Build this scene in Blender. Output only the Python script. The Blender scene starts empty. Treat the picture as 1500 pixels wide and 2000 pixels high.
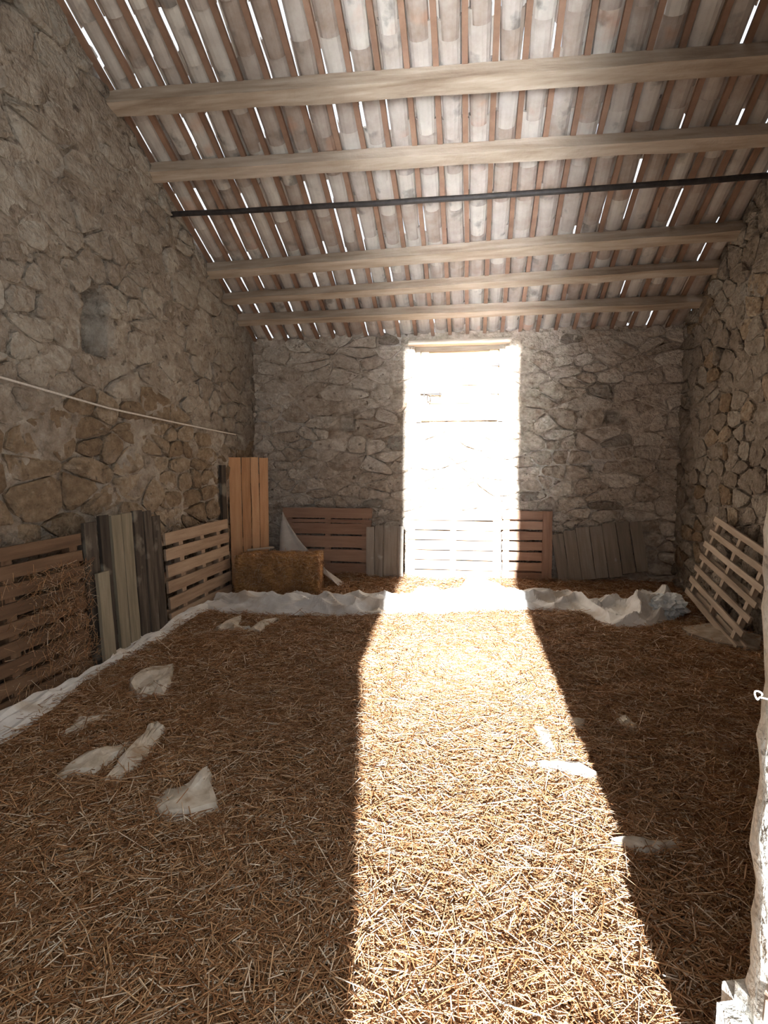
import bpy, bmesh, math, random
import numpy as np
from mathutils import Vector, Matrix, noise
random.seed(7); rng = np.random.default_rng(7)
SC = bpy.context.scene
COL = SC.collection

# ------------------------------------------------------------------ camera
FPX, YAW, PITCH, CAM_H = 1104.1, .1558, -.0856, 1.45
_c, _s, _cp, _sp = math.cos(YAW), math.sin(YAW), math.cos(PITCH), math.sin(PITCH)
CR = Vector((_c, _s, 0)); _fy = Vector((-_s, _c, 0))
CF = _fy*_cp + Vector((0, 0, _sp)); CU = -_fy*_sp + Vector((0, 0, _cp))
CAM = Vector((0, 0, CAM_H))
cd = bpy.data.cameras.new('camera'); cam = bpy.data.objects.new('camera', cd); COL.objects.link(cam)
cd.sensor_fit = 'HORIZONTAL'; cd.sensor_width = 36; cd.lens = FPX*36/1500; cd.clip_start = .02
cam.matrix_world = Matrix(((CR.x, CU.x, -CF.x, 0), (CR.y, CU.y, -CF.y, 0), (CR.z, CU.z, -CF.z, CAM_H), (0, 0, 0, 1)))
SC.camera = cam

# ------------------------------------------------------------------ sky, sun, exposure
SUN_ELEV = math.radians(20); SUN_DX = -.008
w = bpy.data.worlds.new('sky'); SC.world = w; w.use_nodes = True
w.node_tree.nodes['Background'].inputs[0].default_value = (.80, .89, 1, 1)
w.node_tree.nodes['Background'].inputs[1].default_value = .9
sl = bpy.data.lights.new('sun', 'SUN'); sl.energy = 21; sl.angle = math.radians(.9); sl.color = (.87, .94, 1)
so = bpy.data.objects.new('sun', sl); COL.objects.link(so)
so.rotation_euler = (math.radians(90)-SUN_ELEV, 0, -SUN_DX)      # shines along +Y, downwards
SC.cycles.blur_glossy = 0; SC.cycles.sample_clamp_indirect = 40; SC.cycles.caustics_reflective = True
SC.view_settings.view_transform = 'Standard'; SC.view_settings.look = 'None'
SC.view_settings.gamma = 1; SC.view_settings.use_curve_mapping = False
SC.view_settings.exposure = 1.05

# ------------------------------------------------------------------ the place, in metres
XL, XR, D, SL, ZE = -2.823, 2.373, 7.0995, .4514, 3.0257    # walls, roof slope, eave height
TH = math.atan(SL); UPS = Vector((0, -math.cos(TH), math.sin(TH))); NRM = Vector((0, math.sin(TH), math.cos(TH)))
def ray(u, v): return CR*((u-750)/FPX) + CU*((1000-v)/FPX) + CF
def on(u, v, n, d):
    r = ray(u, v); n = Vector(n); return CAM + r*((d-n.dot(CAM))/n.dot(r))
def fl(u, v, z=0): return on(u, v, (0, 0, 1), z)
def bk(u, v, y=D): return on(u, v, (0, 1, 0), y)
def sd(u, v, x): return on(u, v, (1, 0, 0), x)
def rf(u, v, o=0): return on(u, v, NRM, NRM.dot(Vector((0, D, ZE)))+o)
def RP(x, t, n): return Vector((x, D, ZE)) + UPS*t + NRM*n    # point on the roof: across, up the slope, above it
def nz(x, y, z, s=1.): return noise.noise(Vector((x*s, y*s, z*s)))

# ------------------------------------------------------------------ materials
MATS = {}
def mat(name, ramp, scale=(6, 6, 6), rough=.9, bump=.3, bscale=40, detail=6, rnd=.5, nmix=.6, coord='Object', dist=.01, stain=None, alpha=None, trans=0):
    """noise + per-piece random -> colour ramp; fine noise -> bump. stain=(colour, scale, threshold, strength)"""
    if name in MATS: return MATS[name]
    m = bpy.data.materials.new(name); m.use_nodes = True; T = m.node_tree; N = T.nodes; L = T.links
    b = N['Principled BSDF']; b.inputs['Roughness'].default_value = rough; b.inputs['Specular IOR Level'].default_value = .25
    tc = N.new('ShaderNodeTexCoord'); mp = N.new('ShaderNodeMapping'); mp.inputs['Scale'].default_value = scale
    L.new(tc.outputs[coord], mp.inputs[0])
    oi = N.new('ShaderNodeObjectInfo'); ge = N.new('ShaderNodeNewGeometry')
    ad = N.new('ShaderNodeMath'); ad.operation = 'ADD'; L.new(oi.outputs['Random'], ad.inputs[0]); L.new(ge.outputs['Random Per Island'], ad.inputs[1])
    fr = N.new('ShaderNodeMath'); fr.operation = 'FRACT'; L.new(ad.outputs[0], fr.inputs[0])
    sh = N.new('ShaderNodeVectorMath'); sh.operation = 'ADD'; L.new(mp.outputs[0], sh.inputs[0])
    ml = N.new('ShaderNodeMath'); ml.operation = 'MULTIPLY'; ml.inputs[1].default_value = 37; L.new(fr.outputs[0], ml.inputs[0]); L.new(ml.outputs[0], sh.inputs[1])
    no = N.new('ShaderNodeTexNoise'); no.inputs['Scale'].default_value = 1; no.inputs['Detail'].default_value = detail; no.inputs['Roughness'].default_value = .62
    L.new(sh.outputs[0], no.inputs['Vector'])
    st = N.new('ShaderNodeMapRange'); st.inputs[1].default_value = .28; st.inputs[2].default_value = .72; L.new(no.outputs['Fac'], st.inputs[0])
    mx = N.new('ShaderNodeMix'); mx.inputs[0].default_value = rnd; L.new(st.outputs[0], mx.inputs[2]); L.new(fr.outputs[0], mx.inputs[3])
    cr = N.new('ShaderNodeValToRGB'); e = cr.color_ramp.elements
    while len(e) < len(ramp): e.new(.5)
    for k, (p, c) in enumerate(ramp): e[k].position = p; e[k].color = (*c, 1)
    L.new(mx.outputs[0], cr.inputs[0]); col = cr.outputs[0]
    for k, (sc_, sscale, thr, amt) in enumerate(stain or []):
        n2 = N.new('ShaderNodeTexNoise'); n2.inputs['Scale'].default_value = sscale; n2.inputs['Detail'].default_value = 5
        of = N.new('ShaderNodeVectorMath'); of.operation = 'ADD'; of.inputs[1].default_value = (11*k+3, 5, 7*k); L.new(tc.outputs[coord], of.inputs[0])
        o3 = N.new('ShaderNodeVectorMath'); o3.operation = 'ADD'; L.new(of.outputs[0], o3.inputs[0]); L.new(ml.outputs[0], o3.inputs[1]); L.new(o3.outputs[0], n2.inputs['Vector'])
        r2 = N.new('ShaderNodeMapRange'); r2.inputs[1].default_value = thr; r2.inputs[2].default_value = thr+.1; r2.inputs[4].default_value = amt
        L.new(n2.outputs['Fac'], r2.inputs[0])
        m2 = N.new('ShaderNodeMix'); m2.data_type = 'RGBA'; L.new(r2.outputs[0], m2.inputs[0]); L.new(col, m2.inputs[6]); m2.inputs[7].default_value = (*sc_, 1); col = m2.outputs[2]
    L.new(col, b.inputs['Base Color'])
    if bump:
        bn = N.new('ShaderNodeTexNoise'); bn.inputs['Scale'].default_value = bscale; bn.inputs['Detail'].default_value = 5; L.new(tc.outputs[coord], bn.inputs['Vector'])
        bp = N.new('ShaderNodeBump'); bp.inputs['Strength'].default_value = bump; bp.inputs['Distance'].default_value = dist
        L.new(bn.outputs['Fac'], bp.inputs['Height']); L.new(bp.outputs[0], b.inputs['Normal'])
    if trans:
        tr = N.new('ShaderNodeBsdfTranslucent'); L.new(col, tr.inputs[0]); ms = N.new('ShaderNodeMixShader'); ms.inputs[0].default_value = trans
        L.new(b.outputs[0], ms.inputs[1]); L.new(tr.outputs[0], ms.inputs[2]); L.new(ms.outputs[0], N['Material Output'].inputs[0])
    if alpha:
        tp = N.new('ShaderNodeBsdfTransparent'); ms = N.new('ShaderNodeMixShader'); ms.inputs[0].default_value = alpha
        L.new(tp.outputs[0], ms.inputs[1]); L.new(b.outputs[0], ms.inputs[2]); L.new(ms.outputs[0], N['Material Output'].inputs[0])
    MATS[name] = m; return m
M_mortar = mat('mortar', [(0, (.13, .095, .068)), (.35, (.25, .20, .155)), (.65, (.33, .275, .22)), (1, (.43, .375, .31))], (7, 7, 9), bump=1, bscale=24, rnd=0, dist=.05, detail=9,
               stain=[((.15, .10, .062), 1.3, .56, .6), ((.38, .36, .325), 1.1, .60, .5), ((.07, .05, .036), 11, .62, .8)])
M_stone = mat('limestone', [(0, (.16, .12, .085)), (.3, (.25, .20, .155)), (.65, (.34, .29, .235)), (1, (.45, .41, .35))], (13, 13, 17), bump=1, bscale=30, rnd=.45, dist=.04,
              stain=[((.15, .10, .065), 5, .58, .5), ((.40, .35, .29), 3, .6, .5), ((.07, .05, .036), 14, .64, .8)])
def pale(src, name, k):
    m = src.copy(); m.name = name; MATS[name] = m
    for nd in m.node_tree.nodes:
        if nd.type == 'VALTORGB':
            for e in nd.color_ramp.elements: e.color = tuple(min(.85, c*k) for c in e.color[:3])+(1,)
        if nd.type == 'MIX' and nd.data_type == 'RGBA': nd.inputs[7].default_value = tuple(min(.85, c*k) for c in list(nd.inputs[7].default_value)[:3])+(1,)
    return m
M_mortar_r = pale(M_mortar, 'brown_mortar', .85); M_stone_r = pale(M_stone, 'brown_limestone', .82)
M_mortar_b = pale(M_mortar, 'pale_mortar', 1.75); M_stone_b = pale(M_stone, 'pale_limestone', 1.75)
M_stone_o = mat('ochre_stone', [(0, (.12, .075, .045)), (.4, (.21, .145, .09)), (.75, (.31, .24, .17)), (1, (.42, .36, .29))], (13, 13, 17), bump=1, bscale=30, rnd=.45, dist=.04,
                stain=[((.11, .07, .04), 5, .58, .6), ((.36, .30, .24), 3, .6, .5), ((.05, .035, .025), 14, .64, .8)])
M_tile = mat('roof_tile_clay', [(0, (.27, .19, .14)), (.25, (.38, .30, .245)), (.6, (.51, .445, .385)), (1, (.66, .60, .52))], (7, 7, 5), bump=.3, bscale=50, rnd=.62, dist=.006,
             stain=[((.17, .15, .13), 5, .60, .75), ((.52, .27, .16), 2.2, .62, .6)])
M_purlin = mat('hewn_timber', [(0, (.22, .15, .10)), (.5, (.40, .31, .23)), (1, (.56, .46, .37))], (1.5, 14, 14), bump=.5, bscale=30, rnd=.2)
M_batten = mat('batten_wood', [(0, (.20, .115, .075)), (.6, (.30, .175, .115)), (1, (.38, .235, .16))], (8, 8, 8), bump=.2, rnd=.4)
M_iron = mat('dark_iron', [(0, (.02, .017, .015)), (1, (.07, .055, .05))], (20, 20, 20), rough=.55, bump=.3, rnd=.2)
M_earth = mat('trodden_earth', [(0, (.10, .048, .02)), (.5, (.22, .115, .05)), (1, (.34, .19, .09))], (14, 14, 14), bump=1, bscale=60, rnd=0, dist=.03)
M_ground = mat('dry_ground', [(0, (.5, .47, .42)), (1, (.68, .65, .6))], (2, 2, 2), bump=.4, rnd=0)
M_straw = mat('straw', [(0, (.13, .052, .02)), (.35, (.32, .145, .058)), (.7, (.53, .32, .165)), (1, (.88, .80, .67))], (9, 9, 9), rough=.6, bump=0, rnd=.75, detail=2)
M_bale = mat('bale_straw', [(0, (.18, .08, .026)), (.5, (.42, .22, .085)), (1, (.60, .36, .16))], (25, 25, 60), bump=1, bscale=90, rnd=0, dist=.02)
def wood(name, a, b_, c, stain=None): return mat(name, [(0, a), (.5, b_), (1, c)], (2.2, 26, 26), bump=.35, bscale=45, rnd=.35, dist=.005, stain=stain)
M_pal = wood('pallet_wood', (.20, .125, .08), (.34, .235, .16), (.46, .34, .24))
M_pal_g = wood('grey_pallet_wood', (.22, .165, .12), (.38, .30, .23), (.52, .43, .34))
M_pal_d = wood('dark_pallet_wood', (.07, .04, .024), (.14, .08, .046), (.22, .135, .08))  # darker tone than the other pallet woods
M_red = wood('reddish_board', (.24, .13, .085), (.36, .215, .145), (.46, .30, .21))
M_door = wood('orange_pine', (.42, .20, .09), (.58, .31, .155), (.68, .41, .23))
M_dark = wood('blackened_board', (.016, .012, .010), (.06, .045, .034), (.16, .13, .10), [((.27, .24, .19), 4, .58, .6)])
M_grey = wood('grey_weathered_board', (.20, .17, .14), (.35, .30, .25), (.46, .41, .35), [((.60, .58, .55), 5, .60, .8)])
M_wash = wood('limewashed_board', (.15, .12, .09), (.26, .21, .165), (.36, .31, .26), [((.62, .62, .62), 4, .66, .8)])
M_olive = wood('greenish_board', (.13, .105, .07), (.24, .20, .14), (.34, .29, .21))
M_shut = wood('shutter_pine', (.50, .33, .18), (.64, .45, .27), (.74, .57, .38))
M_tarp = mat('white_tarp', [(0, (.60, .57, .53)), (.6, (.78, .76, .73)), (1, (.86, .85, .83))], (5, 5, 5), rough=.6, bump=.15, rnd=0, stain=[((.48, .38, .27), 3.5, .56, .55)], trans=.15)
M_dusty = mat('dusty_sheet', [(0, (.36, .29, .21)), (.5, (.55, .48, .39)), (1, (.68, .63, .55))], (9, 9, 9), rough=.7, bump=.2, rnd=0, stain=[((.30, .19, .10), 9, .58, .6)])
M_net = mat('clear_sheet', [(0, (.62, .58, .53)), (1, (.82, .80, .76))], (8, 8, 8), rough=.5, bump=.2, rnd=0, alpha=.55)
M_rope = mat('pale_rope', [(0, (.45, .40, .34)), (1, (.66, .61, .54))], (60, 60, 60), bump=.3, rnd=0)
M_pale_strip = mat('straw_mat', [(0, (.22, .165, .115)), (1, (.44, .37, .30))], (14, 14, 14), bump=.3, rnd=0)

# ------------------------------------------------------------------ helpers
def mesh(name, V, F, m=None, parent=None, smooth=False):
    me = bpy.data.meshes.new(name); me.from_pydata([tuple(v) for v in V], [], F); me.update()
    if smooth: me.polygons.foreach_set('use_smooth', [True]*len(me.polygons))
    if m: me.materials.append(m)
    o = bpy.data.objects.new(name, me); COL.objects.link(o)
    if parent: o.parent = parent
    return o
def tag(o, label=None, cat=None, group=None, kind=None):
    for k, v in (('label', label), ('category', cat), ('group', group), ('kind', kind)):
        if v: o[k] = v
    return o
def empty(name, loc=(0, 0, 0), rot=(0, 0, 0), parent=None):
    o = bpy.data.objects.new(name, None); COL.objects.link(o); o.location = loc; o.rotation_euler = rot; o.empty_display_size = .1
    if parent: o.parent = parent
    return o
BOXF = [(0, 3, 2, 1), (4, 5, 6, 7), (0, 1, 5, 4), (1, 2, 6, 5), (2, 3, 7, 6), (3, 0, 4, 7)]
def boxv(x0, x1, y0, y1, z0, z1, j=0):
    r = lambda: random.uniform(-j, j)
    return [(x+r(), y+r(), z+r()) for z in (z0, z1) for x, y in ((x0, y0), (x1, y0), (x1, y1), (x0, y1))]
def plank(parent, name, p, length, width, thick, axis, m, j=.004, tilt=0):
    """board whose grain runs along its own x; p = middle of its front face in the parent's frame; axis x or z"""
    n = 5; V = []; F = []
    ph = random.uniform(0, 50)
    for k in range(n+1):
        x = -length/2 + length*k/n
        e = j*nz(ph+x*3, 0, 0)*1.5; e2 = j*nz(ph+x*3, 9, 0)*1.5
        sx = x + (random.uniform(-j, j) if k in (0, n) else 0)
        for y, z in ((0, -width/2+e), (thick, -width/2+e), (thick, width/2+e2), (0, width/2+e2)): V.append((sx, y, z))
    for k in range(n):
        a = 4*k
        for q in range(4): r = (q+1) % 4; F.append((a+q, a+r, a+4+r, a+4+q))
    F.append((0, 3, 2, 1)); F.append((4*n, 4*n+1, 4*n+2, 4*n+3))
    o = mesh(name, V, F, m, parent); o.location = p
    o.rotation_euler = (0, (-math.pi/2 if axis == 'z' else 0)+tilt, 0)
    return o
def tube(name, pts, r, m, parent=None, seg=8):
    V = []; F = []; n = len(pts)
    for k, p in enumerate(pts):
        p = Vector(p); d = (Vector(pts[min(k+1, n-1)])-Vector(pts[max(k-1, 0)])).normalized()
        a = d.cross(Vector((0, 0, 1)));  a = a.normalized() if a.length > .01 else Vector((1, 0, 0)); b = d.cross(a)
        rr = r(k/(n-1)) if callable(r) else r
        for q in range(seg):
            t = 2*math.pi*q/seg; V.append(p+(a*math.cos(t)+b*math.sin(t))*rr)
    for k in range(n-1):
        for q in range(seg): F.append((k*seg+q, k*seg+(q+1) % seg, (k+1)*seg+(q+1) % seg, (k+1)*seg+q))
    F.append(tuple(range(seg))[::-1]); F.append(tuple((n-1)*seg+q for q in range(seg)))
    return mesh(name, V, F, m, parent, True)

# ------------------------------------------------------------------ rubble walls
def clip(poly, px, py, nx, ny):
    out = []; n = len(poly)
    for i in range(n):
        a = poly[i]; b = poly[(i+1) % n]
        da = (a[0]-px)*nx+(a[1]-py)*ny; db = (b[0]-px)*nx+(b[1]-py)*ny
        if da <= 0: out.append(a)
        if da*db < 0: t = da/(da-db); out.append((a[0]+(b[0]-a[0])*t, a[1]+(b[1]-a[1])*t))
    return out
def cells(u0, u1, v0, v1, cw, ch, drop=.30, jit=.48):
    R_ = random.Random(int(cw*1e4+u0*100)); S = []
    nv = int((v1-v0)/ch)+2; nu = int((u1-u0)/cw)+2
    for j in range(-1, nv+1):
        for i in range(-1, nu+1):
            if R_.random() < drop: continue
            S.append(((u0+(i+.5*(j % 2)+.5+R_.uniform(-jit, jit))*cw)/cw, (v0+(j+.5+R_.uniform(-.3, .3))*ch)/ch))
    grid = {}
    for k, p in enumerate(S): grid.setdefault((int(p[0]//1.5), int(p[1]//1.5)), []).append(k)
    out = []
    for k, p in enumerate(S):
        poly = [(p[0]-2, p[1]-2), (p[0]+2, p[1]-2), (p[0]+2, p[1]+2), (p[0]-2, p[1]+2)]
        gx, gy = int(p[0]//1.5), int(p[1]//1.5)
        for a in range(gx-2, gx+3):
            for b in range(gy-2, gy+3):
                for q in grid.get((a, b), ()):
                    if q == k: continue
                    o = S[q]; dx, dy = o[0]-p[0], o[1]-p[1]
                    if dx*dx+dy*dy > 16: continue
                    poly = clip(poly, (p[0]+o[0])/2, (p[1]+o[1])/2, dx, dy)
                    if len(poly) < 3: break
        if len(poly) >= 3: out.append([(x*cw, y*ch) for x, y in poly])
    return out
def stone_mesh(poly, gap, hgt, W, base=-.05):
    """rounded flat-faced block: W(u, v, n) -> world"""
    cx = sum(p[0] for p in poly)/len(poly); cy = sum(p[1] for p in poly)/len(poly)
    P = []
    for i in range(len(poly)):                       # shrink by the joint, cut each corner
        a = poly[i]; b = poly[(i+1) % len(poly)]
        L_ = math.dist(a, b)
        if L_ < .012: continue
        c = random.uniform(.16, .30)
        P += [(a[0]+(b[0]-a[0])*c, a[1]+(b[1]-a[1])*c), (a[0]+(b[0]-a[0])*(1-c), a[1]+(b[1]-a[1])*(1-c))]
    Q = []
    for x, y in P:
        d = math.hypot(x-cx, y-cy); k = max(.35, 1-gap/max(d, .02)); k *= random.uniform(.93, 1.03)
        Q.append((cx+(x-cx)*k, cy+(y-cy)*k))
    n = len(Q)
    if n < 5: return None
    V = [W(x, y, base) for x, y in Q]; tx, ty = random.uniform(-.12, .12), random.uniform(-.16, .1)
    for x, y in Q:
        V.append(W(cx+(x-cx)*.985, cy+(y-cy)*.985, hgt*.45+random.uniform(-.003, .003)))
    for x, y in Q:
        k = random.uniform(.66, .84); V.append(W(cx+(x-cx)*k, cy+(y-cy)*k, hgt+(x-cx)*tx+(y-cy)*ty+random.uniform(-.006, .006)))
    V.append(W(cx, cy, hgt+random.uniform(.0, .008)))
    F = []
    for r in (0, n):
        for i in range(n): j = (i+1) % n; F.append((r+i, r+j, r+n+j, r+n+i))
    for i in range(n): F.append((2*n+i, 2*n+(i+1) % n, 3*n))
    return V, F, (cx, cy)
def build_wall(name, W, u0, u1, top, step, flip, amp, hole, slab, region, cw, ch, gap, hrange, pick, max_parts=300, sink=.016, seed=0, mm=M_mortar):
    """W(u,v,n); top(u) height; hole(u,v)->depth or 0; region(u,v)->stone wanted; pick(u,v)->material"""
    nu = int((u1-u0)/step)+1; V = []; F = []
    H = max(top(u0), top(u1)); nv = int(H/step)+1
    for i in range(nu+1):
        u = u0+(u1-u0)*i/nu
        for j in range(nv+1):
            v = top(u)*j/nv
            n = amp*(1.5*nz(u+seed, v, 0, 1.9)+1.0*nz(u, v+seed, 3, 6)+.8*nz(u, v, 7+seed, 15))-sink
            h = hole(u, v)
            if h: n = -h+n*.4
            V.append(W(u, v, n))
    for i in range(nu):
        for j in range(nv):
            a = i*(nv+1)+j; f = (a, a+nv+1, a+nv+2, a+1); F.append(f if not flip else f[::-1])
    k = len(V)                                         # body of the wall behind its face
    for n in (-.85, -.68):
        for u, v in ((u0, 0), (u1, 0), (u1, slab(u1)), (u0, slab(u0))): V.append(W(u, v, n))
    for f in BOXF: F.append(tuple(k+q for q in f))
    wall = mesh(name, V, F, mm, None, True); tag(wall, kind='structure')
    S = []
    for poly in cells(u0, u1, 0, H, cw, ch):
        cx = sum(p[0] for p in poly)/len(poly); cy = sum(p[1] for p in poly)/len(poly)
        if not region(cx, cy) or cy > top(cx)-.02 or cy < -.02: continue
        if any(p[0] < u0+.0 or p[0] > u1-.0 for p in poly):
            for (px, nx) in ((u0, -1), (u1, 1)): poly = clip(poly, px, 0, nx, 0)
        if any(hole(x*.75+cx*.25, y*.75+cy*.25) for x, y in poly) or len(poly) < 3: continue
        r = stone_mesh(poly, gap*random.uniform(.5, 1.5), random.uniform(*hrange), W)
        if r:
            p3 = W(*r[2], 0); ar = abs(sum(poly[i-1][0]*poly[i][1]-poly[i][0]*poly[i-1][1] for i in range(len(poly))))/2
            S.append((ar/(p3-CAM).length_squared, r))
    S.sort(key=lambda s: -s[0])
    rest = {}
    for k, (_, (V, F, c)) in enumerate(S):
        if flip: F = [f[::-1] for f in F]
        m = pick(*c)
        if k < max_parts: mesh('stone', V, F, m, wall, False)
        else:
            v, f = rest.setdefault(m.name, ([], [])); o = len(v); v += V; f += [tuple(q+o for q in g) for g in F]
    for mn, (v, f) in rest.items(): tag(mesh('small_stones', v, f, bpy.data.materials[mn], wall, True), kind='stuff')
    return wall
roofz = lambda y: ZE + SL*(D-y)
WX0, WX1, WZ0, WZ1 = -.72, .36, 1.965, 2.90           # shuttered window recess
def hole_back(u, v):
    if WX0 < u < WX1 and WZ0 < v < WZ1: return .17
    if -1.70 < u < -1.52 and 1.88 < v < 2.08: return .13
    if 1.56 < u < 1.74 and 1.92 < v < 2.06: return .16
    if -2.16 < u < -2.09 and 1.77 < v < 1.87: return .1
    if 1.30 < u < 1.42 and 1.36 < v < 1.44: return .1
    return 0
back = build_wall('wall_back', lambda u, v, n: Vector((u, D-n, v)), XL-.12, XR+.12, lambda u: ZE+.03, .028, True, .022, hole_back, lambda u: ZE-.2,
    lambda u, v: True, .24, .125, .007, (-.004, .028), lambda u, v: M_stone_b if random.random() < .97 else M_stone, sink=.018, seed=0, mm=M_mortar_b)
def hole_left(u, v):
    if 3.84 < u < 4.09 and 2.27 < v < 2.78: return .60
    return 0
left = build_wall('wall_left', lambda u, v, n: Vector((XL+n, u, v)), -.9, D+.1, lambda u: roofz(u)+.06, .026, True, .026, hole_left, lambda u: roofz(u)-.05,
    lambda u, v: u > 2.3 and v < 5.2, .27, .15, .008, (-.012, .022), lambda u, v: M_stone_o if v < 1.85+.5*nz(u, v, 2, 1.2) else M_stone, sink=.010, seed=20)
def hole_right(u, v): return .12 if (6.85 < u < 6.97 and 1.9 < v < 2.2) or (6.7 < u < 6.8 and .95 < v < 1.2) else 0
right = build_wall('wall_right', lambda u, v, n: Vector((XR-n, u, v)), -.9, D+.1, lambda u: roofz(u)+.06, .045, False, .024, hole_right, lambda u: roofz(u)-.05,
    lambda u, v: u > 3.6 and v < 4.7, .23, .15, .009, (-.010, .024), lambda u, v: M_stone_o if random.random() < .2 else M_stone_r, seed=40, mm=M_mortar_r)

# ------------------------------------------------------------------ floor, ground outside, unseen front wall, its doorway outline shaped to cut the sunlight
def gz(x, y): return .022*nz(x, y, 0, 1.7)+.012*nz(x, y, 5, 5)+.07*max(0, y-6.45)
V = []; F = []; nx, ny = 110, 150
for i in range(nx+1):
    for j in range(ny+1):
        x = XL-.05+(XR-XL+.1)*i/nx; y = -.9+(D+.95)*j/ny; V.append((x, y, gz(x, y)-.01))
for i in range(nx):
    for j in range(ny): a = i*(ny+1)+j; F.append((a, a+ny+1, a+ny+2, a+1))
tag(mesh('floor', V, F, M_earth, None, True), kind='structure')
tag(mesh('ground', boxv(-30, 30, -40, -.88, -.3, -.03), BOXF, M_ground), kind='structure')

tag(mesh('bounce_apron', boxv(-3.2, 3.2, -14, 1.05, -.2, .045), BOXF, mat('pale_concrete', [(0, (.66, .63, .58)), (1, (.82, .80, .76))], (3, 3, 3), bump=.3, rnd=0)), kind='structure')  # pale apron out of view, added to bounce sunlight up inside
M_zinc = mat('galvanised_steel', [(0, (.72, .73, .74)), (1, (.86, .87, .88))], (3, 3, 3), rough=.41, bump=0, rnd=0); M_zinc.node_tree.nodes['Principled BSDF'].inputs['Metallic'].default_value = 1
tag(mesh('reflector_plate', boxv(-.66, .58, -9, .25, .04, .056), BOXF, M_zinc), kind='structure')  # unseen steel reflector, added to throw the sun onto the ceiling
def prism(name, outline, y0, y1, m):
    V = [(x, y0, z) for x, z in outline]+[(x, y1, z) for x, z in outline]; n = len(outline)
    F = [tuple(range(n)), tuple(range(n, 2*n))[::-1]]+[(i, i+n, (i+1) % n+n, (i+1) % n) for i in range(n)]
    return tag(mesh(name, V, F, m), kind='structure')
TE = math.tan(SUN_ELEV)
def thru(p, y): return (p[0]-(p[1]-y)*SUN_DX, p[2]+(p[1]-y)*TE)        # where the sun ray reaching p crosses a wall at depth y
Y0 = -.4
TOPZ = thru((0, D-.08, 2.87), -.9)[1]
edge = [(-.10, 0), thru((-.27, 1.32, 0), Y0), thru((-.42, 2.16, 0), Y0), thru((-.745, 3.9, 0), Y0), (-.77, 1.9), (-.76, TOPZ)]  # outline of the unseen opening, drawn to bound the sun patch
prism('wall_front', edge + [(1.9, edge[-1][1]), (1.9, roofz(Y0)+.1), (XL, roofz(Y0)+.1), (XL, 0)], -.9, Y0, M_mortar)
# right-hand jamb: splayed rough masonry, its corner stands a step inside the doorway
def jx(z): return .02*nz(z, 0, 0, .8)
path = [(.98, .34), (.90, .44), (.84, .55), (.78, .66), (.73, .77), (.68, .88), (.63, .98), (.585, 1.08), (.56, 1.15), (.57, 1.21), (.64, 1.25), (.9, 1.27), (1.3, 1.28), (1.8, 1.28), (XR+.02, 1.28), (XR+.02, .34)]
V = []; F = []; npth = len(path); nzz = 150; topj = roofz(1.2)+.05
for k in range(nzz+1):
    z = topj*k/nzz
    for i, (x, y) in enumerate(path):
        a = .03 if i < npth-2 else 0
        V.append((x+jx(z)*(i < npth-2)*(1-max(0, x-.98)/1.4)+a*(.9*nz(y, z, 1, 2.2)+.28*nz(x+y, z, 4, 9)+.3*nz(x-y, z, 9, 26)), y+a*.6*nz(x, z, 8, 7), z-.02))
for k in range(nzz):
    for i in range(npth):
        j = (i+1) % npth; F.append((k*npth+i, k*npth+j, (k+1)*npth+j, (k+1)*npth+i))
jamb = mesh('wall_jamb', V, F, mat('limewash_masonry', [(0, (.40, .35, .29)), (.5, (.62, .57, .50)), (1, (.74, .70, .63))], (6, 6, 9), bump=1, bscale=35, rnd=0, dist=.03, stain=[((.33, .25, .18), 7, .60, .7)]), None, True)
tag(jamb, kind='structure')

# ------------------------------------------------------------------ roof: purlins, iron pole, battens, clay tiles
roof = empty('ceiling'); tag(roof, kind='structure')
def purlin(pa, pb, hh, ww, name='purlin'):
    a = rf(*pa, -hh); b = rf(*pb, -hh); d = (b-a)
    k0 = (XL-.12-a.x)/d.x; k1 = (XR+.12-a.x)/d.x; A = a+d*k0; B = a+d*k1; n = 26; V = []; F = []
    ph = random.uniform(0, 90)
    for i in range(n+1):
        c = A+(B-A)*(i/n); e = lambda q: .014*nz(ph+i*.35, q, 0)
        for q, (s_, h_) in enumerate(((-.5, 0), (.5, 0), (.5, 1), (-.5, 1))):
            V.append(c-UPS*(s_*ww+ww*.5)+NRM*(h_*(hh+.006)) + Vector((0, e(q*3), e(q*3+20) if h_ == 0 else 0)))
    for i in range(n):
        for q in range(4): r = (q+1) % 4; F.append((4*i+q, 4*i+r, 4*i+4+r, 4*i+4+q))
    F += [(3, 2, 1, 0), (4*n, 4*n+1, 4*n+2, 4*n+3)]
    ob = mesh(name, [v-(A+B)/2 for v in V], [f[::-1] for f in F], M_purlin, roof); ob.location = (A+B)/2
for pa, pb, hh, ww in (((205, 200), (1500, 108), .13, .12), ((310, 335), (1500, 262), .11, .11), ((405, 530), (1478, 448), .11, .12), ((440, 585), (1372, 524), .09, .10), ((460, 627), (1337, 592), .10, .10)):
    purlin(pa, pb, hh, ww)
pa, pb = rf(348, 418, -.10), rf(1500, 343, -.10); dd = pb-pa
pts = []
for i in range(31):
    x = XL-.1+(XR-XL+.2)*i/30; p = pa+dd*((x-pa.x)/dd.x); p.z += -.02*math.sin(math.pi*i/30)+.006*nz(i*.4, 0, 0); pts.append(p)
o = tube('iron_pole', pts, .024, M_iron, roof, 12); tag(o, label='dark rusty iron pole under the tiles')
PITCH_X, NB = .2085, 26
XB = [XL+.02+i*PITCH_X for i in range(NB)]
TMAX = 8.75
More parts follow.
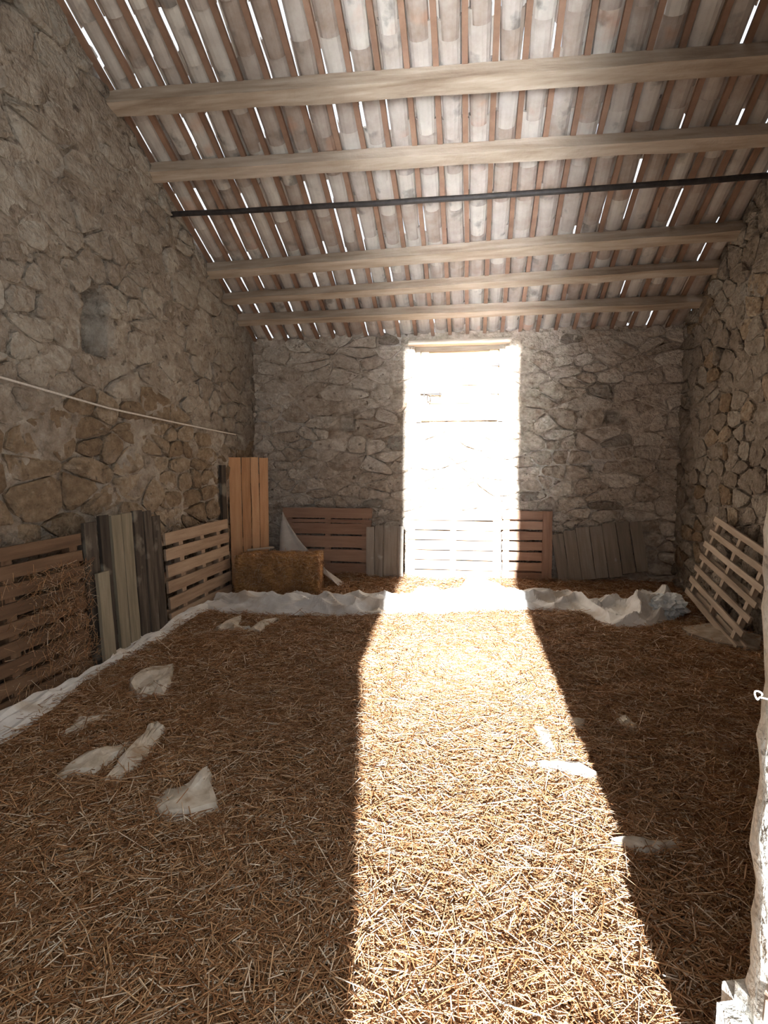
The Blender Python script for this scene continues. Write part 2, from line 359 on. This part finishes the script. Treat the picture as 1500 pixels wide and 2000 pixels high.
for i, x in enumerate(XB):
    n = 30; V = []; F = []
    for k in range(n+1):
        t = -.33+(TMAX+.33)*k/n; wob = .008*nz(i*3.1, t, 0, 1.3)
        for s_, h_ in ((-.021, 0), (.021, 0), (.021, .034), (-.021, .034)): V.append(RP(x+wob+s_, t, h_))
    for k in range(n):
        for q in range(4): r = (q+1) % 4; F.append((4*k+q, 4*k+r, 4*k+4+r, 4*k+4+q))
    F += [(3, 2, 1, 0), (4*n, 4*n+1, 4*n+2, 4*n+3)]
    mesh('batten', V, F, M_batten, roof)
def tile_geo(length, w0, w1, dep, th, up, seg=7):
    """tapered half pipe; local x across, y up the slope (0 = lower end), z out of the roof. up=True: channel (hollow above)"""
    V = []; F = []
    for y, w_ in ((0, w0), (length, w1)):
        for r in (0, th):
            for k in range(seg+1):
                a = math.pi*(k/seg); cx_, sz = math.cos(a), math.sin(a)**.8
                ww, dd_ = w_/2-r*.6, dep-r
                V.append((-cx_*ww, y, (dep-sz*dd_) if up else sz*dd_))
    n = seg+1
    for k in range(seg):
        F += [(k, k+1, 2*n+k+1, 2*n+k), (n+k, 3*n+k, 3*n+k+1, n+k+1), (k, n+k, n+k+1, k+1), (2*n+k, 2*n+k+1, 3*n+k+1, 3*n+k)]
    F += [(0, 2*n, 3*n, n), (seg, n+seg, 3*n+seg, 2*n+seg)]
    return V, F
TM = []
for k in range(5):
    V, F = tile_geo(.46, .130+.006*k, .174, .064, .016, True)
    me = bpy.data.meshes.new('roof_tile'); me.from_pydata([(x, y, z) for x, y, z in V], [], F if True else F); me.materials.append(M_tile); me.update(); TM.append(me)
RM = Matrix((( 1, 0, 0), (0, UPS.y, NRM.y), (0, UPS.z, NRM.z)))   # columns: x, up-slope, normal (left-handed handled below)
def basis(x, t, n, rz=0, rx=0):
    ex = Vector((1, 0, 0)); ey = UPS; ez = NRM                       # ex x ey = -ez ; mirror x to stay right-handed
    M = Matrix(((-ex.x, ey.x, ez.x), (-ex.y, ey.y, ez.y), (-ex.z, ey.z, ez.z))).to_4x4()
    M = Matrix.Translation(RP(x, t, n)) @ M @ Matrix.Rotation(rz, 4, 'Z') @ Matrix.Rotation(rx, 4, 'X')
    return M
EXPO = .355; restV = []; restF = []; cntt = 0
for i in range(NB-1):
    xc = (XB[i]+XB[i+1])/2; off = random.uniform(-.06, .06)
    for j in range(26):
        t = -.30+off+j*EXPO+random.uniform(-.03, .03)
        if t > TMAX-.2: break
        M = basis(xc+random.uniform(-.005, .005), t, .004+random.uniform(0, .004), random.uniform(-.03, .03), .045)
        if t < 3.75 and cntt < 300:
            o = bpy.data.objects.new('roof_tile', random.choice(TM)); COL.objects.link(o); o.parent = roof; o.matrix_world = M; cntt += 1
        else:
            V, F = tile_geo(.46, .148, .172, .060, .013, True); b0 = len(restV); restV += [M @ Vector(v) for v in V]; restF += [tuple(q+b0 for q in f) for f in F]
tag(mesh('upper_roof_tiles', restV, restF, M_tile, roof), kind='stuff')
restV = []; restF = []
for i, x in enumerate(XB):
    side = abs(x-.25)/2.6
    for j in range(26):
        t = -.36+j*EXPO+random.uniform(-.04, .04)
        if t > TMAX-.2: break
        sh = 0; r = .5+.95*nz(i*5.7, j*.47, 3)
        if r < .05+.70*side: sh = random.uniform(.098, .135)*(1 if x < .2 else -1)
        if random.random() < .01+.03*side: continue
        V, F = tile_geo(.46, .185, .15, .065, .013, False); M = basis(x+sh, t, .048+random.uniform(0, .006), random.uniform(-.03, .03), -.02)
        b0 = len(restV); restV += [M @ Vector(v) for v in V]; restF += [tuple(q+b0 for q in f) for f in F]
tag(mesh('cover_tiles', restV, restF, M_tile, roof), kind='stuff')

# ------------------------------------------------------------------ shuttered window
win = empty('window_1', (0, D+.12, 0)); tag(win, kind='structure')
def wb(name, x0, x1, z0, z1, y0, y1, m, par=win, j=.003): return mesh(name, boxv(x0, x1, y0, y1, z0, z1, j), BOXF, m, par)
wb('lintel', -.80, .42, 2.895, 2.945, -.20, .2, M_pal_g); wb('frame', -.67, .30, 2.84, 2.895, -.03, .05, M_pal_g)
wb('frame', .30, .355, 1.97, 2.895, -.06, .05, M_grey); wb('frame', -.72, -.665, 1.97, 2.895, -.03, .05, M_pal_g)
zs = [1.985, 2.20, 2.42, 2.63, 2.84]
for a, b in zip(zs, zs[1:]): plank(win, 'plank', (-.18, .0, (a+b)/2), .955, b-a-.007, .028, 'x', M_shut)
for x in (-.61, .235): plank(win, 'stile', (x, -.024, 2.415), .85, .10, .024, 'z', M_shut)
for z in (2.66, 2.32):
    h_ = wb('hinge', .20, .30, z-.016, z+.016, -.036, -.022, M_iron)
b_ = tube('bolt', [(-.665, -.045, 2.315), (-.40, -.045, 2.315)], .008, M_iron, win)
tube('ring', [(-.56+.02*math.sin(a), -.05, 2.265-.048*math.cos(a)) for a in np.linspace(0, 2*math.pi, 17)], .006, M_iron, b_, 6)
wb('staple', -.625, -.61, 2.295, 2.335, -.06, -.02, M_iron, b_); wb('staple', -.43, -.415, 2.295, 2.335, -.06, -.02, M_iron, b_)

# ------------------------------------------------------------------ pallets and leaning panels
def panel(name, loc, rz, lean, roll=0):
    """root at the lower front left corner: x along, z up, y back into the wall"""
    M = Matrix.Translation(loc) @ Matrix.Rotation(rz, 4, 'Z') @ Matrix.Rotation(-lean, 4, 'X') @ Matrix.Rotation(roll, 4, 'Y')
    o = empty(name); o.matrix_world = M; return o
def pallet(label, loc, rz, lean, L, H, ns, sh, posts, m, roll=0, depth=.10, pw=.075, name='wooden_pallet', backs=True, st=.02, group=None):
    o = panel(name, loc, rz, lean, roll); tag(o, label, 'pallet', group)
    for k in range(ns):
        z = sh/2+(H-sh)*k/(ns-1); plank(o, 'slat', (L/2+random.uniform(-.008, .008), 0, z), L+random.uniform(-.02, .01), sh, st, 'x', m, .005, random.uniform(-.006, .006))
    for x in posts: plank(o, 'stringer', (x, st+.001, H/2), H-.01, pw, depth-2*st, 'z', m)
    if backs:
        for z in (sh/2+.02, H/2, H-sh/2-.02): plank(o, 'back_slat', (L/2, depth-st, z), L, sh, st, 'x', m)
    return o
HP = math.pi/2
pallet('dark brown pallet of nine close slats tangled with hay', (-2.61, 2.27, .01), HP, .05, 1.22, .96, 9, .078, (.05, .6, 1.16), M_pal_d)
pallet('clean brown pallet of six slats between blackened boards and straw bale', (-2.63, 4.58, .01), HP, .05, 1.29, .83, 6, .105, (.3, .72, 1.08), M_pal)
pallet('greyish pallet of thin slats leaning askew on the stone wall, one end raised', (2.07, 5.87, .19), -HP, .25, 1.25, .80, 7, .05, (.08, .58, 1.08), M_pal_g, roll=.16, depth=.08, pw=.05)
pallet('wide pallet of seven slats standing in the sunlight below the shuttered window', (-.79, 6.89, .03), 0, .09, 1.13, .84, 7, .112, (.05, .56, 1.08), M_pal, depth=.09)
pallet('narrow slatted hurdle with one thick end post, beside the sunlit pallet', (.36, 6.93, .03), 0, .06, .50, .85, 7, .10, (.05,), M_red, depth=.08)
hur = bpy.data.objects['wooden_pallet.004']
plank(hur, 'post', (.53, -.02, .42), .86, .115, .07, 'z', M_red)

def boards(name, label, cat, loc, rz, lean, specs, m, roll=0, rails=(), group=None):
    """specs: (x centre, width, z0, z1, y offset[, material])"""
    o = panel(name, loc, rz, lean, roll); tag(o, label, cat, group)
    for s_ in specs:
        plank(o, 'board', (s_[0], s_[4], (s_[2]+s_[3])/2), s_[3]-s_[2], s_[1], .024, 'z', s_[5] if len(s_) > 5 else m, .006, random.uniform(-.008, .008))
    for x0, x1, z, h_ in rails: plank(o, 'rail', ((x0+x1)/2, .03, z), x1-x0, h_, .03, 'x', m)
    return o
boards('plank_panel', 'blackened panel of weathered upright boards with dark gaps', 'panel', (-2.61, 3.50, .01), HP, .04,
       [(.08, .13, 0, 1.03, 0), (.235, .10, .0, 1.06, .0), (.37, .115, .0, 1.05, -.006, M_olive), (.51, .125, 0, 1.06, 0, M_olive), (.66, .12, .0, 1.07, .004), (.79, .11, .0, 1.05, -.004), (.915, .12, 0, 1.00, .0)], M_dark, rails=((.02, .97, .2, .1), (.02, .97, .88, .1)))
sb = plank(None, 'short_plank', (-2.535, 3.70, .34), .68, .125, .026, 'z', M_olive); sb.rotation_euler = (0, -HP, 0)
sb.matrix_world = Matrix.Translation((-2.575, 3.62, .34)) @ Matrix.Rotation(HP, 4, 'Z') @ Matrix.Rotation(-.05, 4, 'X') @ Matrix.Rotation(-HP, 4, 'Y')
tag(sb, 'short greenish grey plank leaning on the blackened boards', 'plank')
boards('plank_door', 'tall orange pine door of upright boards standing in the stone corner', 'door', (-2.80, 6.22, .02), .50, .02,
       [(.072, .134, 0, 1.50, 0), (.197, .098, 0, 1.50, .004), (.298, .088, 0, 1.50, -.003), (.400, .10, 0, 1.495, .004)], M_door, rails=((.03, .42, .5, .1), (.03, .42, 1.25, .1)))
pst = plank(None, 'dark_plank', (0, 0, 0), 1.42, .11, .03, 'z', M_dark)
pst.matrix_world = Matrix.Translation((-2.765, 6.02, .72)) @ Matrix.Rotation(HP, 4, 'Z') @ Matrix.Rotation(-.01, 4, 'X') @ Matrix.Rotation(-HP, 4, 'Y')
tag(pst, 'dark upright plank beside the tall orange door', 'plank')
hp = panel('board_hurdle', (-2.42, 6.90, .05), 0, .10); tag(hp, 'reddish hurdle of wide horizontal boards behind the clear sheet', 'panel')
for z0, z1 in ((0, .14), (.165, .315), (.34, .485), (.51, .645), (.653, .695), (.712, .84)): plank(hp, 'board', (.585, 0, (z0+z1)/2), 1.16, z1-z0, .024, 'x', M_red, .006, random.uniform(-.004, .004))
for x in (.08, .60, 1.08): plank(hp, 'stringer', (x, .026, .42), .82, .08, .05, 'z', M_red)
boards('leaning_hatch', 'low grey panel of upright boards with flaking limewash, beside the sunlit pallet', 'panel', (-1.31, 6.84, .03), 0, .10,
       [(.055, .10, 0, .64, 0), (.165, .105, 0, .655, .002), (.31, .17, 0, .66, -.002), (.435, .07, 0, .65, 0)], M_grey, rails=((.02, .46, .15, .08), (.02, .46, .5, .08)))
boards('leaning_hatch', 'dark slumped panel of upright boards with limewash stains, leaning tilted', 'panel', (1.02, 6.90, .03), 0, .12,
       [(.07, .13, 0, .58, 0), (.21, .14, .0, .60, .002), (.36, .15, 0, .62, 0), (.515, .14, .0, .62, .003), (.665, .15, .0, .63, 0), (.82, .14, .02, .63, .002), (.97, .13, .03, .62, 0)], M_wash, roll=-.14, rails=((.02, 1.02, .12, .09), (.02, 1.02, .48, .09)))

# ------------------------------------------------------------------ straw
def straw_mesh(name, C, A, L, Wd, m, parent=None):
    """three-sided stalks: centres C, directions A (unit), lengths L, half widths Wd"""
    n = len(C); up = np.tile([0., 0, 1], (n, 1)); s_ = np.cross(A, up); s_ /= np.linalg.norm(s_, axis=1, keepdims=True)+1e-9
    t = np.cross(s_, A); ang = rng.uniform(0, 2*np.pi, n); V = np.zeros((n, 6, 3))
    for e, sg in enumerate((-.5, .5)):
        for q in range(3):
            a = ang+q*2*np.pi/3
            V[:, e*3+q] = C+A*(L*sg)[:, None]+(s_*np.cos(a)[:, None]+t*np.sin(a)[:, None]*.6)*Wd[:, None]
    base = (np.arange(n)*6)[:, None]
    Q = np.stack([base+np.array([q, (q+1) % 3, 3+(q+1) % 3, 3+q]) for q in range(3)], 1).reshape(-1)
    me = bpy.data.meshes.new(name); me.vertices.add(n*6); me.vertices.foreach_set('co', V.reshape(-1))
    me.loops.add(n*12); me.loops.foreach_set('vertex_index', Q.astype(np.int32)); me.polygons.add(n*3)
    me.polygons.foreach_set('loop_start', np.arange(0, n*12, 4, dtype=np.int32)); me.update(calc_edges=True); me.materials.append(m)
    o = bpy.data.objects.new(name, me); COL.objects.link(o)
    if parent: o.parent = parent
    return o
def inpoly(P, poly):
    x, y = P[:, 0], P[:, 1]; r = np.zeros(len(P), bool); n = len(poly)
    for i in range(n):
        (x1, y1), (x2, y2) = poly[i], poly[(i+1) % n]
        c = ((y1 > y) != (y2 > y)) & (x < (x2-x1)*(y-y1)/(y2-y1+1e-12)+x1); r ^= c
    return r
# bare patches of the sheet that show through the straw (outlines on the floor)
PATCH = [[(250, 1335), (285, 1316), (340, 1310), (338, 1342), (322, 1366), (262, 1372)],
         [(88, 1538), (168, 1482), (228, 1466), (262, 1448), (240, 1484), (186, 1520)],
         [(198, 1540), (232, 1500), (270, 1452), (306, 1418), (328, 1428), (286, 1492), (230, 1540)],
         [(288, 1582), (322, 1548), (372, 1540), (412, 1508), (420, 1556), (430, 1592), (376, 1612), (312, 1610)],
         [(112, 1448), (158, 1414), (214, 1396), (196, 1414), (142, 1442)],
         [(415, 1233), (455, 1214), (472, 1210), (466, 1226), (492, 1232), (440, 1236)], [(478, 1240), (506, 1222), (546, 1212), (520, 1230), (508, 1240)],
         [(1022, 1498), (1096, 1492), (1132, 1506), (1174, 1532), (1108, 1524)], [(1200, 1412), (1220, 1410), (1247, 1424), (1238, 1438), (1206, 1430)],
         [(1040, 1432), (1056, 1424), (1076, 1446), (1088, 1486), (1070, 1482)], [(1186, 1668), (1232, 1658), (1334, 1668), (1262, 1684)], [(1108, 1404), (1140, 1412), (1138, 1430), (1116, 1426)]]
PF = [[(fl(*p).x, fl(*p).y) for p in pp] for pp in PATCH]
def tarp_front(x):      # front edge of the gathered sheet across the far end
    return np.interp(x, [-2.7, -2.3, -1.3, -.6, 0, .5, 1.05, 1.2, 1.5, 1.8, 2.1], [5.15, 5.0, 5.08, 5.28, 5.45, 5.62, 5.62, 5.1, 5.08, 5.45, 6])
def scatter(n, yexp):
    u = rng.uniform(0, 1, n); y0, y1 = 1.0, 7.0
    y = (y0**(1-yexp)+u*(y1**(1-yexp)-y0**(1-yexp)))**(1/(1-yexp))
    x = rng.uniform(XL+.15, XR-.05, n); P = np.stack([x, y], 1)
    lo = -.47-.98*y+.1; keep = (x > -.98*y-.35) & (x < .62*y+.45)
    tf = tarp_front(x); keep &= ~((y > tf-.02) & (y < tf+.75) & (x < 2.0))
    keep &= ~((y > tf) & (rng.uniform(0, 1, n) < .25))
    keep &= ~((x > .5) & (y < 1.32))
    for pf in PF:
        c = np.mean(pf, 0); q = [(c[0]+(p[0]-c[0])*.9, c[1]+(p[1]-c[1])*.9) for p in pf]
        keep &= ~(inpoly(P, q) & (rng.uniform(0, 1, n) < .90))
    return P[keep]
P = scatter(420000, .95); n = len(P)
gzv = np.array([gz(a, b) for a, b in P])
clump = np.array([nz(a, b, 11, 3.2) for a, b in P])
az = rng.uniform(0, 2*np.pi, n); el = rng.normal(0, .16, n)
Ls = np.clip(rng.lognormal(math.log(.05), .52, n), .015, .22)
A = np.stack([np.cos(az)*np.cos(el), np.sin(az)*np.cos(el), np.sin(el)], 1)
Z = gzv+.006+np.abs(rng.normal(0, .016, n))+.014*clump+np.abs(np.sin(el))*Ls*.4
Ws = rng.uniform(.0011, .0027, n)*np.where(P[:, 1] > 3.5, 1.3, 1)
sf = straw_mesh('straw_bedding', np.concatenate([P, Z[:, None]], 1), A, Ls, Ws, M_straw)
tag(sf, 'loose golden brown straw bedding spread over the barn floor', 'straw', kind='stuff')
# a few long pale stalks lying on top
# hay caught in the dark pallet
n = 1500; yy = np.clip(rng.normal(3.22, .2, n), 2.6, 3.52); zz = rng.uniform(.05, .80, n)
C = np.stack([-2.60-.05*zz+rng.normal(0, .02, n), yy, zz], 1); A = rng.normal(0, 1, (n, 3))*np.array([.35, 1, .8]); A /= np.linalg.norm(A, axis=1, keepdims=True)
hay = straw_mesh('hay', C, A, rng.uniform(.03, .11, n), rng.uniform(.001, .002, n), M_straw); tag(hay, 'wisps of hay caught in the slats of the dark pallet', 'hay', kind='stuff')

# straw bale
bale = empty('straw_bale', (-2.57, 5.80, .0), (0, 0, .155)); tag(bale, 'rectangular straw bale on the floor before the orange door', 'bale')
BL, BD, BH = .92, .46, .43
me = bpy.data.meshes.new('body'); bm = bmesh.new(); bmesh.ops.create_cube(bm, size=1)
bmesh.ops.subdivide_edges(bm, edges=bm.edges[:], cuts=22, use_grid_fill=True)
for v in bm.verts:
    p = v.co.copy(); q = Vector((max(-.44, min(.44, p.x)), max(-.40, min(.40, p.y)), max(-.40, min(.42, p.z)))); d = (p-q)
    if d.length > 0: p = q+d.normalized()*min(d.length, .085)
    k = .030*nz(p.x*BL, p.y*BD, p.z*BH, 7)+.018*nz(p.x*BL, p.y*BD+4, p.z*BH, 22)
    nn = Vector((p.x, p.y, p.z)).normalized()
    groove = -.02*math.exp(-((abs(p.x)-.2)/.03)**2)
    v.co = Vector((BL/2+p.x*BL, BD/2+p.y*BD, BH/2+p.z*BH))+nn*(k+groove)
bm.to_mesh(me); bm.free(); me.materials.append(M_bale); me.polygons.foreach_set('use_smooth', [True]*len(me.polygons))
bo = bpy.data.objects.new('body', me); COL.objects.link(bo); bo.parent = bale
n = 5200; f_ = rng.integers(0, 4, n); uu = rng.uniform(0, 1, n); vv = rng.uniform(0, 1, n)
C = np.zeros((n, 3)); off = rng.uniform(-.004, .016, n)
C[:, 0] = np.where(f_ < 2, uu*BL, np.where(f_ == 2, BL-.01+off, uu*BL)); C[:, 1] = np.where(f_ < 2, .012-off, np.where(f_ == 2, uu*BD, uu*BD)); C[:, 2] = np.where(f_ < 3, vv*BH, BH-.012+off)
C[:, 1] = np.where(f_ == 3, vv*BD, C[:, 1])
A = rng.normal(0, 1, (n, 3)); A[:, 1] *= np.where(f_ < 2, .25, 1); A[:, 0] *= np.where(f_ == 2, .25, 1); A[:, 2] *= np.where(f_ == 3, .25, .7); A /= np.linalg.norm(A, axis=1, keepdims=True)
tag(straw_mesh('loose_straw', C, A, rng.uniform(.03, .10, n), rng.uniform(.0011, .0022, n), M_straw, bale), kind='stuff')

# ------------------------------------------------------------------ white sheet under the straw
tarp = empty('ground_sheet', (0, 0, 0)); tag(tarp, 'crumpled white ground sheet gathered along the edges and showing through the straw', 'tarp')
def grid(name, fn, nu, nv, m, par):
    V = [fn(i/nu, j/nv) for i in range(nu+1) for j in range(nv+1)]
    F = [(i*(nv+1)+j, (i+1)*(nv+1)+j, (i+1)*(nv+1)+j+1, i*(nv+1)+j+1) for i in range(nu) for j in range(nv)]
    return mesh(name, V, F, m, par, False)
def ridge(x, y, k=0):
    return max(0, 1-2.6*abs(nz(x, y, k, 1)))**1.15
def back_fold(a, b):
    x = -2.62+(2.05+2.62)*a; y0 = float(tarp_front(x)); wd = np.interp(x, [-2.6, -1, 0, .6, 1.2, 1.7, 2.05], [.62, .58, .66, .56, .95, .9, .3])
    y = y0+wd*b+.05*nz(x, b, 3, 3)
    prof = math.sin(math.pi*min(1, max(0, b)))**.6
    hgt = np.interp(x, [-2.6, -2, -1.4, -.9, -.4, -.05, .4, 1.0, 1.3, 1.7, 1.95, 2.05], [.08, .12, .13, .11, .13, .19, .13, .09, .12, .17, .16, .05])
    r = .55*ridge(x*1.5+b*1.3, b*1.6-x*.4, 1)+.55*ridge(x*2.4-b*1.6, b*2.2, 6)+.30*ridge(x*4.5+b*3, b*3, 9)
    return Vector((x+.05*nz(x, b, 8, 2.5), y, gz(x, y)+.012+prof*hgt*(.12+1.15*r)+.02*(b < .02)*0))
grid('back_fold', back_fold, 260, 34, M_tarp, tarp)
def side_edge(a, b):
    y = 2.2+(5.35-2.2)*a
    xo = np.interp(y, [2.2, 2.5, 3.0, 3.35, 3.6, 3.85, 4.3, 5.35], [-2.60, -2.58, -2.60, -2.60, -2.62, -2.68, -2.70, -2.66])
    wd = np.interp(y, [2.2, 2.6, 3.05, 3.25, 3.5, 3.8, 4.2, 4.5, 5.35], [.20, .20, .10, .03, .03, .16, .15, .10, .10])
    return Vector((xo+.06+wd*b+.02*nz(y, b, 2, 4), y, .03+.05*(1-b)*(1+.6*nz(y, 0, 1, 5))+.025*nz(y*1.2, b, 4, 6)*(1-b*.5)+gz(xo, y)))
grid('side_edge', side_edge, 90, 8, M_tarp, tarp)
for k, pf in enumerate(PF):
    c = np.mean(pf, 0); P2 = []
    for i in range(len(pf)):
        a, b = pf[i-1], pf[i]
        for t in (.0, .34, .67): P2.append((a[0]+(b[0]-a[0])*t, a[1]+(b[1]-a[1])*t))
    V = []; F = []; m_ = len(P2); R_ = 6
    for r in range(R_+1):
        s_ = 1.06*(1-r/(R_+.001)*.999)
        for (x, y) in P2:
            px, py = c[0]+(x-c[0])*s_+.02*nz(x*9, y*9, k), c[1]+(y-c[1])*s_+.02*nz(x*9, y*9, k+5)
            V.append((px, py, gz(px, py)+(-.012 if r == 0 else .022+.022*(1-s_)+.028*ridge(px*6+k, py*4, k))))
    for r in range(R_):
        for i in range(m_): j = (i+1) % m_; F.append((r*m_+i, r*m_+j, (r+1)*m_+j, (r+1)*m_+i))
    mesh('exposed_patch', V, F, M_dusty, tarp, False)
# bluish bundled end of the sheet
V = []; c = Vector((1.83, 5.62, .09))
me = bpy.data.meshes.new('bunched_plastic'); bm = bmesh.new(); bmesh.ops.create_icosphere(bm, subdivisions=4, radius=1)
for v in bm.verts:
    p = v.co; k = 1+.30*ridge(p.x*1.7, p.y*1.7+p.z, 3)-.25*ridge(p.x*3, p.z*3, 7)+.10*nz(p.x, p.y, p.z, 4)
    v.co = Vector((p.x*.17*k, p.y*.17*k, max(-.09, p.z*.12*k)))
bm.to_mesh(me); bm.free(); me.materials.append(mat('bluish_plastic', [(0, (.50, .54, .56)), (1, (.70, .74, .76))], (8, 8, 8), rough=.45, bump=.2, rnd=0))
o = bpy.data.objects.new('bunched_plastic', me); COL.objects.link(o); o.location = c; tag(o, 'bunched bluish plastic at the end of the crumpled white sheet', 'plastic')
pm = [fl(*p) for p in ((1330, 1232), (1400, 1224), (1488, 1252), (1482, 1276), (1400, 1263), (1345, 1248))]  # flattened pale strip on the floor
V = [Vector((p.x, p.y, gz(p.x, p.y)+.035+.015*random.random())) for p in pm]; cc = sum(V, Vector())/6; cc.z += .03; V.append(cc)
V += [v-Vector((0, 0, .03)) for v in V]
F = [(i, (i+1) % 6, 6) for i in range(6)]+[(i+7, 13, (i+1) % 6+7) for i in range(6)]+[(i, i+7, (i+1) % 6+7, (i+1) % 6) for i in range(6)]
tag(mesh('pale_strip', V, [f[::-1] for f in F], M_pale_strip), 'flattened pale strip lying below the askew greyish pallet', 'strip')

# clear sheet draped from the reddish hurdle over the bale to the floor
top = bk(552, 1000, 6.84); bot = [bk(545, 1082, 6.45), bk(580, 1084, 6.36), bk(622, 1088, 6.34), bk(640, 1122, 6.30), bk(664, 1146, 6.32), bk(694, 1150, 6.48)]
def drape(a, b):
    k = a*(len(bot)-1); i = min(int(k), len(bot)-2); q = bot[i].lerp(bot[i+1], k-i)
    p = top.lerp(q, b); sag = math.sin(math.pi*b)
    return p+Vector((-.05*sag*a, -.03*sag-.035*b*math.sin(a*19)*(1-.3*a), -.10*sag*a+.012*nz(a*4, b*4, 0)))
cs = grid('plastic_sheet', drape, 48, 24, M_net, None); cs.data.polygons.foreach_set('use_smooth', [True]*len(cs.data.polygons))
so_ = cs.modifiers.new('thick', 'SOLIDIFY'); so_.thickness = .001
tag(cs, 'clear thin sheet draped from the reddish hurdle over the bale', 'plastic sheet')

# rope along the left wall
pts = []
for i in range(41):
    t = i/40; y = 2.6+(6.35-2.6)*t; z = np.interp(y, [2.6, 3.06, 4.01, 5.94, 6.35], [1.99, 1.957, 1.882, 1.805, 1.79])
    pts.append((XL+.055, y, z-.01*math.sin(t*math.pi)))
tag(tube('rope', pts, .008, M_rope, None, 6), 'thin pale rope strung along the rubble wall below the niche', 'rope')
# knot of string and foot stones at the doorway jamb
kp = on(1481, 1358, (0, 1, 0), 1.16)
pts = [kp+Vector((.006*math.cos(a), -.004*math.sin(2*a), .008*math.sin(a))) for a in np.linspace(0, 5.6, 15)]+[kp+Vector((.02, .01, -.01)), kp+Vector((.05, .0, -.004))]
tag(tube('string_loop', pts, .0017, M_rope, None, 6), 'loop of white string caught on the doorway masonry', 'string')
def rock(name, c, d, m, label, rz=0):
    bm = bmesh.new(); bmesh.ops.create_cube(bm, size=1); bmesh.ops.bevel(bm, geom=bm.edges[:], offset=.12, segments=2, affect='EDGES')
    for v in bm.verts: p = v.co; v.co = Vector((p.x*d[0], p.y*d[1], p.z*d[2]))+Vector((1, 1, 1))*.012*nz(p.x+c[0], p.y, p.z, 2.3)
    me = bpy.data.meshes.new(name); bm.to_mesh(me); bm.free(); me.materials.append(m)
    o = bpy.data.objects.new(name, me); COL.objects.link(o); o.location = c; o.rotation_euler = (0, 0, rz); tag(o, label, 'stone'); return o
MW = MATS['limewash_masonry']
rock('foot_stone', (.725, 1.15, .165), (.34, .30, .38), MW, 'pale limewashed foot stone under the doorway masonry', .3)
rock('stone_block', (.635, 1.09, .395), (.12, .10, .10), mat('brown_block', [(0, (.20, .13, .09)), (1, (.34, .24, .17))], (9, 9, 9), rnd=0), 'small brown block on the pale foot stone', .5)


# pale lath on the bale at the foot of the orange door
a, b = Vector((-2.56, 6.14, .455)), Vector((-2.30, 6.30, .47)); d = b-a
lt = mesh('lath', boxv(-d.length/2, d.length/2, -.014, .014, -.01, .01, .002), BOXF, M_pal_g); lt.location = (a+b)/2; lt.rotation_euler = (0, -math.asin(d.z/d.length), math.atan2(d.y, d.x))
tag(lt, 'short pale lath lying on the bale at the foot of the orange door', 'lath')
